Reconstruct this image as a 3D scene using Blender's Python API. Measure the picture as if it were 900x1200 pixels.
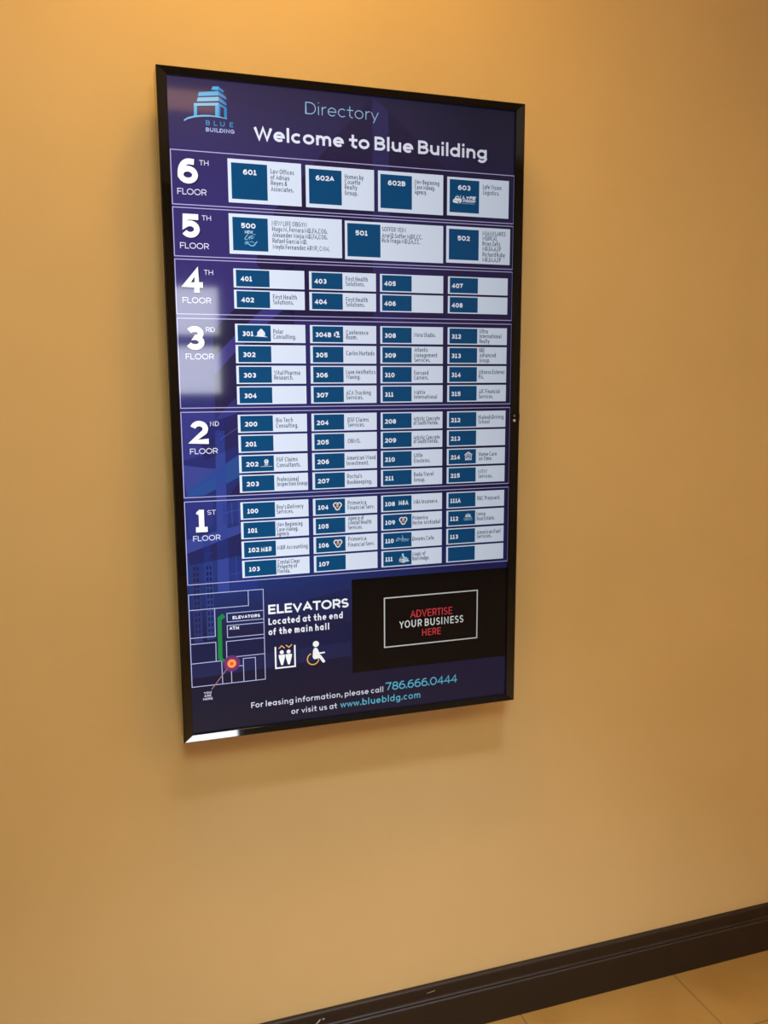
import bpy, bmesh, math
from mathutils import Vector, Matrix

scene = bpy.context.scene
for _o in list(bpy.data.objects):
    bpy.data.objects.remove(_o)
COL = scene.collection


def lin(c):
    """sRGB 0-255 -> linear RGB"""
    out = []
    for v in c:
        v = v / 255.0
        out.append(v / 12.92 if v <= 0.04045 else ((v + 0.055) / 1.055) ** 2.4)
    return tuple(out)


# ------------------------------------------------------------------ camera
ZC = 1.4359                      # height of the display's centre above the floor
CAM = Vector((-0.47015, -1.67390, 0.07319 + ZC))
yaw, pitch, roll = 0.31915, -0.15115, -0.00447
fw = Vector((math.sin(yaw) * math.cos(pitch), math.cos(yaw) * math.cos(pitch), math.sin(pitch)))
rt = Vector((math.cos(yaw), -math.sin(yaw), 0))
up = rt.cross(fw)
rt2 = rt * math.cos(roll) + up * math.sin(roll)
up2 = -rt * math.sin(roll) + up * math.cos(roll)
cam_data = bpy.data.cameras.new('camera')
cam_data.sensor_fit = 'VERTICAL'
cam_data.sensor_height = 36.0
cam_data.lens = 36.0 * 1000.0 / 1200.0
cam_data.clip_start = 0.02
cam = bpy.data.objects.new('camera', cam_data)
cam.matrix_world = Matrix(((rt2.x, up2.x, -fw.x, CAM.x), (rt2.y, up2.y, -fw.y, CAM.y),
                           (rt2.z, up2.z, -fw.z, CAM.z), (0, 0, 0, 1)))
COL.objects.link(cam)
scene.camera = cam

# ------------------------------------------------------------------ sky, exposure, lights
world = bpy.data.worlds.new('sky')
scene.world = world
world.use_nodes = True
bg = world.node_tree.nodes['Background']
bg.inputs[0].default_value = (0.88, 0.92, 1.0, 1)
bg.inputs[1].default_value = 24.0
scene.view_settings.view_transform = 'Standard'
scene.view_settings.look = 'None'
scene.view_settings.gamma = 1.0
scene.view_settings.use_curve_mapping = False
scene.view_settings.exposure = 0.0

CEIL = 2.97
WARM = (1.0, 0.64, 0.18)
AMBER = (1.0, 0.50, 0.18)
NEUT = (0.62, 0.95, 0.95)
COOL = (0.59, 0.72, 1.0)
# (x, y, watts, radius (or half sides), colour, spread degrees)
LAMPS = [
    (0.05, -0.50, 8.4, 0.18, WARM, 150),
    (-0.35, -0.60, 8.2, 0.18, WARM, 120),
    (-0.56, -2.60, 52.0, (0.35, 0.45), NEUT, 170),  # added ambient fill, kept clear of the screen's reflection
    (2.25, -3.00, 44.0, 0.28, (1.0, 0.70, 0.27), 170),  # added ambient fill from the right, out of the screen's reflection
    (0.10, -1.30, 41.5, 0.14, COOL, 65),
    (-0.38, -3.28, 8.0, (0.60, 0.17), AMBER, 170),
]


# ------------------------------------------------------------------ materials
def new_mat(name):
    m = bpy.data.materials.new(name)
    m.use_nodes = True
    nt = m.node_tree
    return m, nt, nt.nodes['Principled BSDF']


def plain(name, rgb, rough=0.5, metal=0.0, spec=0.5, coat=0.0):
    m, nt, b = new_mat(name)
    b.inputs['Base Color'].default_value = (*rgb, 1)
    b.inputs['Roughness'].default_value = rough
    b.inputs['Metallic'].default_value = metal
    b.inputs['Specular IOR Level'].default_value = spec
    b.inputs['Coat Weight'].default_value = coat
    b.inputs['Coat Roughness'].default_value = 0.05
    return m


def wall_paint():
    m, nt, b = new_mat('tan_wall_paint')
    tc = nt.nodes.new('ShaderNodeTexCoord')
    n1 = nt.nodes.new('ShaderNodeTexNoise')
    n1.inputs['Scale'].default_value = 3.0
    n1.inputs['Detail'].default_value = 3
    r = nt.nodes.new('ShaderNodeValToRGB')
    r.color_ramp.elements[0].position = 0.3
    r.color_ramp.elements[1].position = 0.7
    r.color_ramp.elements[0].color = (0.545, 0.360, 0.150, 1)
    r.color_ramp.elements[1].color = (0.575, 0.382, 0.162, 1)
    n2 = nt.nodes.new('ShaderNodeTexNoise')
    n2.inputs['Scale'].default_value = 260.0
    n2.inputs['Detail'].default_value = 2
    bump = nt.nodes.new('ShaderNodeBump')
    bump.inputs['Strength'].default_value = 0.04
    bump.inputs['Distance'].default_value = 0.002
    L = nt.links
    L.new(tc.outputs['Object'], n1.inputs['Vector'])
    L.new(tc.outputs['Object'], n2.inputs['Vector'])
    L.new(n1.outputs['Fac'], r.inputs['Fac'])
    L.new(r.outputs['Color'], b.inputs['Base Color'])
    L.new(n2.outputs['Fac'], bump.inputs['Height'])
    L.new(bump.outputs['Normal'], b.inputs['Normal'])
    b.inputs['Roughness'].default_value = 0.55
    b.inputs['Specular IOR Level'].default_value = 0.25
    return m


TILE = 0.437


def floor_tiles():
    m, nt, b = new_mat('tan_floor_tile')
    L = nt.links
    tc = nt.nodes.new('ShaderNodeTexCoord')
    mp = nt.nodes.new('ShaderNodeMapping')
    mp.inputs['Location'].default_value = (-0.8555, 0.2225, 0)
    L.new(tc.outputs['Object'], mp.inputs['Vector'])
    sep = nt.nodes.new('ShaderNodeSeparateXYZ')
    L.new(mp.outputs['Vector'], sep.inputs[0])
    masks = []
    for ax in (0, 1):
        d = nt.nodes.new('ShaderNodeMath'); d.operation = 'DIVIDE'; d.inputs[1].default_value = TILE
        L.new(sep.outputs[ax], d.inputs[0])
        p = nt.nodes.new('ShaderNodeMath'); p.operation = 'PINGPONG'; p.inputs[1].default_value = 0.5
        L.new(d.outputs[0], p.inputs[0])
        lt = nt.nodes.new('ShaderNodeMath'); lt.operation = 'LESS_THAN'; lt.inputs[1].default_value = 0.0011 / TILE
        L.new(p.outputs[0], lt.inputs[0])
        masks.append(lt)
    mx = nt.nodes.new('ShaderNodeMath'); mx.operation = 'MAXIMUM'
    L.new(masks[0].outputs[0], mx.inputs[0]); L.new(masks[1].outputs[0], mx.inputs[1])
    n = nt.nodes.new('ShaderNodeTexNoise')
    n.inputs['Scale'].default_value = 5.0; n.inputs['Detail'].default_value = 6; n.inputs['Roughness'].default_value = 0.6
    L.new(tc.outputs['Object'], n.inputs['Vector'])
    r = nt.nodes.new('ShaderNodeValToRGB')
    r.color_ramp.elements[0].position = 0.32; r.color_ramp.elements[1].position = 0.7
    r.color_ramp.elements[0].color = (0.235, 0.112, 0.022, 1)
    r.color_ramp.elements[1].color = (0.285, 0.145, 0.034, 1)
    L.new(n.outputs['Fac'], r.inputs['Fac'])
    mix = nt.nodes.new('ShaderNodeMix'); mix.data_type = 'RGBA'
    L.new(mx.outputs[0], mix.inputs['Factor'])
    L.new(r.outputs['Color'], mix.inputs['A'])
    mix.inputs['B'].default_value = (0.075, 0.040, 0.014, 1)
    L.new(mix.outputs['Result'], b.inputs['Base Color'])
    b.inputs['Roughness'].default_value = 0.32
    b.inputs['Specular IOR Level'].default_value = 0.4
    return m


def dark_wood():
    m, nt, b = new_mat('dark_stained_wood')
    L = nt.links
    tc = nt.nodes.new('ShaderNodeTexCoord')
    mp = nt.nodes.new('ShaderNodeMapping')
    mp.inputs['Scale'].default_value = (2.0, 40.0, 40.0)
    n = nt.nodes.new('ShaderNodeTexNoise'); n.inputs['Scale'].default_value = 3.0; n.inputs['Detail'].default_value = 5
    r = nt.nodes.new('ShaderNodeValToRGB')
    r.color_ramp.elements[0].position = 0.3; r.color_ramp.elements[1].position = 0.75
    r.color_ramp.elements[0].color = (0.013, 0.0058, 0.0022, 1)
    r.color_ramp.elements[1].color = (0.019, 0.0088, 0.0038, 1)
    L.new(tc.outputs['Object'], mp.inputs['Vector']); L.new(mp.outputs['Vector'], n.inputs['Vector'])
    L.new(n.outputs['Fac'], r.inputs['Fac']); L.new(r.outputs['Color'], b.inputs['Base Color'])
    b.inputs['Roughness'].default_value = 0.55
    b.inputs['Specular IOR Level'].default_value = 0.35
    return m


_screen_mats = {}


def view_dimming(nt, b, k=1.0):
    """viewing-angle dimming painted into the emission: brighter at left, dimmer to the right"""
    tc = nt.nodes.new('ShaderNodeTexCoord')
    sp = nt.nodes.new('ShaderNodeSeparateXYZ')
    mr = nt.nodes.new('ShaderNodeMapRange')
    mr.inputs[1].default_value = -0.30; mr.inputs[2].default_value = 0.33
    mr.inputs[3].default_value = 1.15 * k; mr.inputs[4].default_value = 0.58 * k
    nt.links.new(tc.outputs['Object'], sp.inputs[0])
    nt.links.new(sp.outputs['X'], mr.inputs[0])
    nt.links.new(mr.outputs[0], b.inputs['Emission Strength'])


def lit(rgb, k=1.0):
    """a lit colour of the display: pixels that give off light behind smooth dark glass"""
    key = (rgb, k)
    if key in _screen_mats:
        return _screen_mats[key]
    m, nt, b = new_mat('display_pixels_%d_%d_%d' % tuple(int(v) for v in rgb))
    b.inputs['Base Color'].default_value = (0.004, 0.004, 0.005, 1)
    b.inputs['Roughness'].default_value = 0.05
    b.inputs['Specular IOR Level'].default_value = 0.25
    b.inputs['Emission Color'].default_value = (*lin(rgb), 1)
    view_dimming(nt, b, k)
    _screen_mats[key] = m
    return m


M_WALL = wall_paint()
M_BACK = plain('dimmed_back_wall', (0.16, 0.10, 0.055), 0.6)  # colour darkened to stand for a dim room and cut screen haze
M_CEIL = plain('ceiling_white', (0.78, 0.74, 0.66), 0.8)
M_FLOOR = floor_tiles()
M_WOOD = dark_wood()
M_BEZEL = plain('glossy_black_bezel', (0.005, 0.005, 0.0055), 0.03, 0, 0.6)
M_HOUSING = plain('matte_black_housing', (0.012, 0.012, 0.013), 0.55)
M_SILVER = plain('silver_button', (0.62, 0.60, 0.55), 0.35, 0.6)
M_GREYMARK = plain('grey_print', (0.28, 0.27, 0.24), 0.5)
M_FLECK = plain('dried_paint_fleck', (0.36, 0.33, 0.28), 0.6)
M_TRIMWHITE = plain('white_metal_trim', (0.75, 0.74, 0.72), 0.4)
M_FRAME = plain('window_frame_bronze', (0.05, 0.04, 0.035), 0.4)


# ------------------------------------------------------------------ mesh helpers
def finish(bm, name, mats, parent=None, smooth=False):
    me = bpy.data.meshes.new(name)
    bm.to_mesh(me); bm.free()
    for m in (mats if isinstance(mats, (list, tuple)) else [mats]):
        me.materials.append(m)
    if smooth:
        for p in me.polygons:
            p.use_smooth = True
    o = bpy.data.objects.new(name, me)
    COL.objects.link(o)
    if parent is not None:
        o.parent = parent
    return o


def add_box(bm, x0, x1, y0, y1, z0, z1, mi=0):
    v = [bm.verts.new(p) for p in ((x0, y0, z0), (x1, y0, z0), (x1, y1, z0), (x0, y1, z0),
                                   (x0, y0, z1), (x1, y0, z1), (x1, y1, z1), (x0, y1, z1))]
    for f in ((0, 3, 2, 1), (4, 5, 6, 7), (0, 1, 5, 4), (1, 2, 6, 5), (2, 3, 7, 6), (3, 0, 4, 7)):
        fc = bm.faces.new([v[i] for i in f]); fc.material_index = mi


def add_disc_cyl(bm, c, axis, r, h, n=40, mi=0):
    """closed cylinder from c along axis ('y' or 'z') by h"""
    a, b_ = [], []
    for i in range(n):
        t = 2 * math.pi * i / n
        if axis == 'y':
            a.append(bm.verts.new((c[0] + r * math.cos(t), c[1], c[2] + r * math.sin(t))))
            b_.append(bm.verts.new((c[0] + r * math.cos(t), c[1] + h, c[2] + r * math.sin(t))))
        else:
            a.append(bm.verts.new((c[0] + r * math.cos(t), c[1] + r * math.sin(t), c[2])))
            b_.append(bm.verts.new((c[0] + r * math.cos(t), c[1] + r * math.sin(t), c[2] + h)))
    bm.faces.new(a).material_index = mi
    bm.faces.new(b_[::-1]).material_index = mi
    for i in range(n):
        bm.faces.new((a[i], b_[i], b_[(i + 1) % n], a[(i + 1) % n])).material_index = mi
    bmesh.ops.recalc_face_normals(bm, faces=bm.faces)


def structure(o):
    o['kind'] = 'structure'
    return o


# ------------------------------------------------------------------ the room
XL, XR, YB = -2.3, 2.9, -4.6
T = 0.12
bm = bmesh.new(); add_box(bm, XL - T, XR + T, 0, T, -0.0, CEIL)
structure(finish(bm, 'wall_front', M_WALL))
bm = bmesh.new(); add_box(bm, XL - T, XR + T, YB - T, T, -0.1, 0)
structure(finish(bm, 'floor', M_FLOOR))
bm = bmesh.new(); add_box(bm, XL - T, XR + T, YB - T, T, CEIL, CEIL + 0.1)
structure(finish(bm, 'ceiling', M_CEIL))
bm = bmesh.new(); add_box(bm, XL - T, XL, YB, 0, 0, CEIL)
structure(finish(bm, 'wall_left', M_WALL))
bm = bmesh.new(); add_box(bm, XR, XR + T, YB, 0, 0, CEIL)
structure(finish(bm, 'wall_right', M_WALL))
# back wall with a tall window opening behind the photographer
WX0, WX1, WZ0, WZ1 = -0.22, 0.39, 1.40, 2.20
bm = bmesh.new()
add_box(bm, XL - T, WX0, YB - T, YB, 0, CEIL)
add_box(bm, WX1, XR + T, YB - T, YB, 0, CEIL)
add_box(bm, WX0, WX1, YB - T, YB, 0, WZ0)
add_box(bm, WX0, WX1, YB - T, YB, WZ1, CEIL)
structure(finish(bm, 'wall_back', M_BACK))
bm = bmesh.new()
f_ = 0.035
for x0, x1, z0, z1 in ((WX0, WX0 + f_, WZ0, WZ1), (WX1 - f_, WX1, WZ0, WZ1),
                       (WX0 + f_, WX1 - f_, WZ0, WZ0 + f_), (WX0 + f_, WX1 - f_, WZ1 - f_, WZ1),
                       (WX0 + f_, WX1 - f_, 1.76, 1.84)):
    add_box(bm, x0, x1, YB - 0.08, YB - 0.03, z0, z1)
structure(finish(bm, 'window_1', M_FRAME))

# baseboard: a moulded profile swept along the wall
BB = [(0.0, 0.1276), (-0.0085, 0.1276), (-0.0115, 0.1262), (-0.0125, 0.1235), (-0.0125, 0.1000),
      (-0.0135, 0.0975), (-0.0155, 0.0962), (-0.0162, 0.0940), (-0.0155, 0.0918), (-0.0150, 0.0905),
      (-0.0172, 0.0885), (-0.0180, 0.0865), (-0.0180, 0.0), (0.0, 0.0)]
bm = bmesh.new()
ra = [bm.verts.new((XL, y, z)) for y, z in BB]
rb = [bm.verts.new((XR, y, z)) for y, z in BB]
for i in range(len(BB)):
    j = (i + 1) % len(BB)
    bm.faces.new((ra[i], ra[j], rb[j], rb[i]))
bm.faces.new(ra[::-1]); bm.faces.new(rb)
bmesh.ops.recalc_face_normals(bm, faces=bm.faces)
baseboard = structure(finish(bm, 'baseboard_front', M_WOOD))
# dried paint flecks stuck to the top of the baseboard
for pts, yy in (([(-0.012, 0.1040), (-0.006, 0.1045), (-0.001, 0.1090), (0.001, 0.1130), (-0.003, 0.1120), (-0.007, 0.1075)], -0.0127),
                ([(0.004, 0.1108), (0.008, 0.1098), (0.010, 0.1128), (0.006, 0.1132)], -0.0127),
                ([(0.252, 0.1132), (0.262, 0.1135), (0.274, 0.1150), (0.273, 0.1155), (0.262, 0.1140)], -0.0127)):
    bm = bmesh.new()
    fr = [bm.verts.new((x - 0.075, yy - 0.0004, z)) for x, z in pts]
    bk = [bm.verts.new((x - 0.075, yy + 0.0004, z)) for x, z in pts]
    n = len(pts)
    bm.faces.new(fr); bm.faces.new(bk[::-1])
    for i in range(n):
        bm.faces.new((fr[i], bk[i], bk[(i + 1) % n], fr[(i + 1) % n]))
    bmesh.ops.recalc_face_normals(bm, faces=bm.faces)
    o = finish(bm, 'paint_fleck', M_FLECK, baseboard)

# recessed ceiling downlights that light the wall, and two added ambient fill lights
LAMP_WORDS = ['small warm downlight in the ceiling right by the wall, above the middle of the display',
              'small warm downlight in the ceiling above the left edge of the display',
              'large added fill panel in the ceiling right in front of the long amber one',
              'wide added fill light in the ceiling behind the viewer, near the right wall',
              'white narrow-beam downlight in the ceiling between the warm ones and the wide ones',
              'long amber ceiling panel light behind the viewer']
for k, (x, y, watts, rad, colr, spread) in enumerate(LAMPS):
    e = bpy.data.objects.new('ceiling_downlight_or_added_fill', None)
    COL.objects.link(e)
    e.location = (x, y, CEIL)
    e['label'] = LAMP_WORDS[k]; e['category'] = 'ceiling light'; e['group'] = 'downlights and added fill lights in the lobby ceiling'
    rx, ry = rad if isinstance(rad, tuple) else (rad, rad)
    n = 4 if isinstance(rad, tuple) else 48

    def rim(d, z):
        if n == 4:
            return [(-rx - d, -ry - d, z), (rx + d, -ry - d, z), (rx + d, ry + d, z), (-rx - d, ry + d, z)]
        return [((rx + d) * math.cos(2 * math.pi * i / n), (rx + d) * math.sin(2 * math.pi * i / n), z) for i in range(n)]
    bm = bmesh.new()
    prof = [(0.0, 0.0), (0.004, -0.006), (0.020, -0.005), (0.024, 0.0)]
    rings = [[bm.verts.new(p) for p in rim(d, z)] for d, z in prof]
    for q in range(len(prof)):
        A_, B_ = rings[q], rings[(q + 1) % len(prof)]
        for i in range(n):
            bm.faces.new((A_[i], A_[(i + 1) % n], B_[(i + 1) % n], B_[i]))
    bmesh.ops.recalc_face_normals(bm, faces=bm.faces)
    finish(bm, 'trim_ring' if n > 4 else 'trim_frame', M_TRIMWHITE, e, n > 4)
    bm = bmesh.new()
    lo_, hi_ = [bm.verts.new(p) for p in rim(-0.001, -0.002)], [bm.verts.new(p) for p in rim(-0.001, 0.0)]
    bm.faces.new(lo_[::-1]); bm.faces.new(hi_)
    for i in range(n):
        bm.faces.new((lo_[i], lo_[(i + 1) % n], hi_[(i + 1) % n], hi_[i]))
    bmesh.ops.recalc_face_normals(bm, faces=bm.faces)
    lens = plain('lamp_lens', (0.8, 0.8, 0.8), 0.4)
    lb = lens.node_tree.nodes['Principled BSDF']
    lb.inputs['Emission Color'].default_value = (*colr, 1)
    lb.inputs['Emission Strength'].default_value = 1.5
    finish(bm, 'lens', lens, e)
    ld = bpy.data.lights.new('lamp_light', 'AREA')
    if n == 4:
        ld.shape = 'RECTANGLE'; ld.size = 2 * rx; ld.size_y = 2 * ry
    else:
        ld.shape = 'DISK'; ld.size = 2 * rx
    ld.energy = watts; ld.color = colr
    ld.spread = math.radians(spread)
    lo = bpy.data.objects.new('lamp_light', ld)
    COL.objects.link(lo); lo.parent = e; lo.location = (0, 0, -0.008)

# ------------------------------------------------------------------ stroke lettering
def arc(cx, cy, rx, ry, a0, a1, n=None):
    if n is None:
        n = max(5, int(abs(a1 - a0) / 15))
    return [(cx + rx * math.cos(math.radians(a0 + (a1 - a0) * i / n)),
             cy + ry * math.sin(math.radians(a0 + (a1 - a0) * i / n))) for i in range(n + 1)]


XH = 0.72
h2 = XH / 2


def ell(cx, cy, rx, ry):
    return arc(cx, cy, rx, ry, 0, 360, 28)[:-1] + ['c']


G = {
    'A': (.88, [[(0, 0), (.5, 1), (1, 0)], [(.19, .32), (.81, .32)]]),
    'B': (.68, [[(0, .52), (.52, .52)] + arc(.52, .26, .48, .26, 90, -90) + [(0, 0), (0, 1)] + arc(.48, .76, .44, .24, 90, -90)]),
    'C': (.86, [arc(.55, .5, .55, .5, 45, 315)]),
    'D': (.80, [[(0, 0), (0, 1), (.42, 1)] + arc(.42, .5, .58, .5, 80, -80) + [(.42, 0), (0, 0), 'c']]),
    'E': (.58, [[(1, 1), (0, 1), (0, 0), (1, 0)], [(0, .5), (.88, .5)]]),
    'F': (.56, [[(1, 1), (0, 1), (0, 0)], [(0, .48), (.88, .48)]]),
    'G': (.90, [arc(.5, .5, .5, .5, 48, 360) + [(.52, .5)]]),
    'H': (.76, [[(0, 0), (0, 1)], [(1, 0), (1, 1)], [(0, .5), (1, .5)]]),
    'I': (.0, [[(.5, 0), (.5, 1)]]),
    'J': (.48, [[(1, 1), (1, .3)] + arc(.5, .3, .5, .3, 0, -170)]),
    'K': (.70, [[(0, 0), (0, 1)], [(.95, 1), (.05, .42)], [(.35, .62), (1, 0)]]),
    'L': (.54, [[(0, 1), (0, 0), (1, 0)]]),
    'M': (.92, [[(0, 0), (0, 1), (.5, .16), (1, 1), (1, 0)]]),
    'N': (.78, [[(0, 0), (0, 1), (1, 0), (1, 1)]]),
    'O': (.94, [ell(.5, .5, .5, .5)]),
    'P': (.64, [[(0, 0), (0, 1), (.5, 1)] + arc(.5, .71, .5, .29, 90, -90) + [(0, .42)]]),
    'Q': (.94, [ell(.5, .5, .5, .5), [(.62, .3), (1, -.02)]]),
    'R': (.68, [[(0, 0), (0, 1), (.5, 1)] + arc(.5, .72, .5, .28, 90, -90) + [(0, .44)], [(.5, .44), (1, 0)]]),
    'S': (.62, [arc(.5, .745, .47, .255, 30, 270) + arc(.5, .245, .5, .245, 90, -150)[1:]]),
    'T': (.66, [[(0, 1), (1, 1)], [(.5, 0), (.5, 1)]]),
    'U': (.76, [[(0, 1), (0, .36)] + arc(.5, .36, .5, .36, 180, 360) + [(1, 1)]]),
    'V': (.84, [[(0, 1), (.5, 0), (1, 1)]]),
    'W': (1.22, [[(0, 1), (.26, 0), (.5, .95), (.74, 0), (1, 1)]]),
    'X': (.78, [[(0, 0), (1, 1)], [(0, 1), (1, 0)]]),
    'Y': (.80, [[(0, 1), (.5, .45), (1, 1)], [(.5, .45), (.5, 0)]]),
    'Z': (.70, [[(0, 1), (1, 1), (0, 0), (1, 0)]]),
    '0': (.80, [ell(.5, .5, .5, .5)]),
    '1': (.44, [[(.0, .86), (.12, .93), (.5, .93)], [(.5, 0), (.5, 1)], [(0, 0), (1, 0)]]),
    '2': (.66, [arc(.5, .70, .48, .30, 165, -38) + [(.0, 0), (1, 0)]]),
    '3': (.66, [arc(.5, .755, .45, .245, 150, -80) + arc(.5, .262, .5, .262, 80, -155)]),
    '4': (.74, [[(.76, 0), (.76, 1), (0, .27), (1, .27)]]),
    '5': (.66, [[(.92, 1), (.14, 1)] + arc(.48, .32, .52, .32, 140, -150)]),
    '6': (.70, [ell(.5, .31, .5, .31), arc(.60, .40, .60, .60, 75, 180) + [(0, .31)]]),
    '7': (.64, [[(0, 1), (1, 1), (.34, 0)]]),
    '8': (.68, [ell(.5, .755, .43, .245), ell(.5, .265, .5, .265)]),
    '9': (.70, [ell(.5, .69, .5, .31), [(1, .69)] + arc(.40, .60, .60, .60, 0, -105)]),
    'a': (.66, [ell(.5, h2, .5, h2), [(1, 0), (1, XH)]]),
    'a2': (.60, [arc(.5, .52, .48, .20, 155, 0) + [(.98, 0)], [(.98, .42), (.45, .42)] + arc(.42, .21, .42, .21, 90, 270) + [(.6, 0), (.98, .16)]]),
    'b': (.66, [ell(.5, h2, .5, h2), [(0, 0), (0, 1.04)]]),
    'c': (.60, [arc(.55, h2, .55, h2, 48, 312)]),
    'd': (.66, [ell(.5, h2, .5, h2), [(1, 0), (1, 1.04)]]),
    'e': (.66, [[(.02, h2), (1, h2)] + arc(.5, h2, .5, h2, 0, 315)[1:]]),
    'f': (.46, [arc(.86, .80, .46, .22, 80, 180) + [(.40, 0)], [(0, .68), (.95, .68)]]),
    'g': (.66, [ell(.5, h2, .5, h2), [(1, XH), (1, -.06)] + arc(.5, -.06, .5, .24, 0, -150)]),
    'h': (.58, [[(0, 0), (0, 1.04)], [(0, .40)] + arc(.5, .40, .5, XH - .40, 180, 0) + [(1, 0)]]),
    'i': (.0, [[(.5, 0), (.5, XH)], [(.5, 1.0399), (.5, 1.04)]]),
    'j': (.18, [[(1, XH), (1, -.08)] + arc(.4, -.08, .6, .20, 0, -90), [(1, 1.0399), (1, 1.04)]]),
    'k': (.54, [[(0, 0), (0, 1.04)], [(.9, XH), (.05, .28)], [(.36, .46), (1, 0)]]),
    'l': (.0, [[(.5, 0), (.5, 1.04)]]),
    'm': (.98, [[(0, 0), (0, XH)], [(0, .44)] + arc(.25, .44, .25, XH - .44, 180, 0) + [(.5, 0)],
                [(.5, .44)] + arc(.75, .44, .25, XH - .44, 180, 0) + [(1, 0)]]),
    'n': (.58, [[(0, 0), (0, XH)], [(0, .40)] + arc(.5, .40, .5, XH - .40, 180, 0) + [(1, 0)]]),
    'o': (.68, [ell(.5, h2, .5, h2)]),
    'p': (.66, [ell(.5, h2, .5, h2), [(0, XH), (0, -.28)]]),
    'q': (.66, [ell(.5, h2, .5, h2), [(1, XH), (1, -.28)]]),
    'r': (.34, [[(0, 0), (0, XH)], [(0, .42)] + arc(.85, .42, .85, XH - .42, 180, 85)]),
    's': (.48, [arc(.5, .535, .46, .185, 30, 270) + arc(.5, .175, .5, .175, 90, -150)[1:]]),
    't': (.50, [[(.42, .98), (.42, .20)] + arc(.84, .20, .42, .20, 180, 275), [(0, .68), (.95, .68)]]),
    'u': (.58, [[(0, XH), (0, .32)] + arc(.5, .32, .5, .32, 180, 360) + [(1, XH)], [(1, 0), (1, .4)]]),
    'v': (.62, [[(0, XH), (.5, 0), (1, XH)]]),
    'w': (.94, [[(0, XH), (.26, 0), (.5, XH * .95), (.74, 0), (1, XH)]]),
    'x': (.58, [[(0, 0), (1, XH)], [(0, XH), (1, 0)]]),
    'y': (.62, [[(0, XH), (.5, 0)], [(1, XH), (.30, -.28)]]),
    'z': (.54, [[(0, XH), (1, XH), (0, 0), (1, 0)]]),
    '&': (.74, [[(1, 0), (.22, .66)] + arc(.46, .80, .28, .20, 200, -25) + [(.12, .42)] + arc(.40, .25, .40, .25, 140, 290) + [(.95, .42)]]),
    '.': (.0, [[(.5, 0), (.5, .12)]]),
    ',': (.06, [[(1, .12), (0, -.16)]]),
    "'": (.0, [[(.5, 1), (.5, .78)]]),
}
LOW = set('acegmnopqrsuvwxyz')
TALL = set('bdfhijklt')
WIDE = {'M': 2.1, 'W': 2.1, 'm': 1.9, 'w': 1.9, 'N': 1.5}      # letters of many strokes keep room for them
LSB = {c: 1.3 for c in 'BDEFHIKLMNPRUbhiklmnpru'}
LSB.update({c: .3 for c in 'AVWXYTJvwxyztfj74'})
RSB = {c: 1.3 for c in 'HIMNJUadghilmnqu'}
RSB.update({c: .3 for c in 'AVWXYTKLRFfkrtvwxyz'})


def offset_polyline(pts, closed, hw):
    n = len(pts)
    L_, R_ = [], []
    for i in range(n):
        p = pts[i]
        a = pts[i - 1] if (i > 0 or closed) else None
        b_ = pts[(i + 1) % n] if (i < n - 1 or closed) else None

        def nrm(u, v):
            dx, dz = v[0] - u[0], v[1] - u[1]
            l = math.hypot(dx, dz) or 1e-9
            return (-dz / l, dx / l)
        if a is None:
            nx, nz = nrm(p, b_); s = 1
        elif b_ is None:
            nx, nz = nrm(a, p); s = 1
        else:
            n1, n2 = nrm(a, p), nrm(p, b_)
            nx, nz = n1[0] + n2[0], n1[1] + n2[1]
            l = math.hypot(nx, nz)
            if l < 1e-6:
                nx, nz, s = n1[0], n1[1], 1
            else:
                nx, nz = nx / l, nz / l
                s = min(1.0 / max(nx * n1[0] + nz * n1[1], 0.1), 1.9)
        L_.append((p[0] + nx * hw * s, p[1] + nz * hw * s))
        R_.append((p[0] - nx * hw * s, p[1] - nz * hw * s))
    return L_, R_


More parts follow.
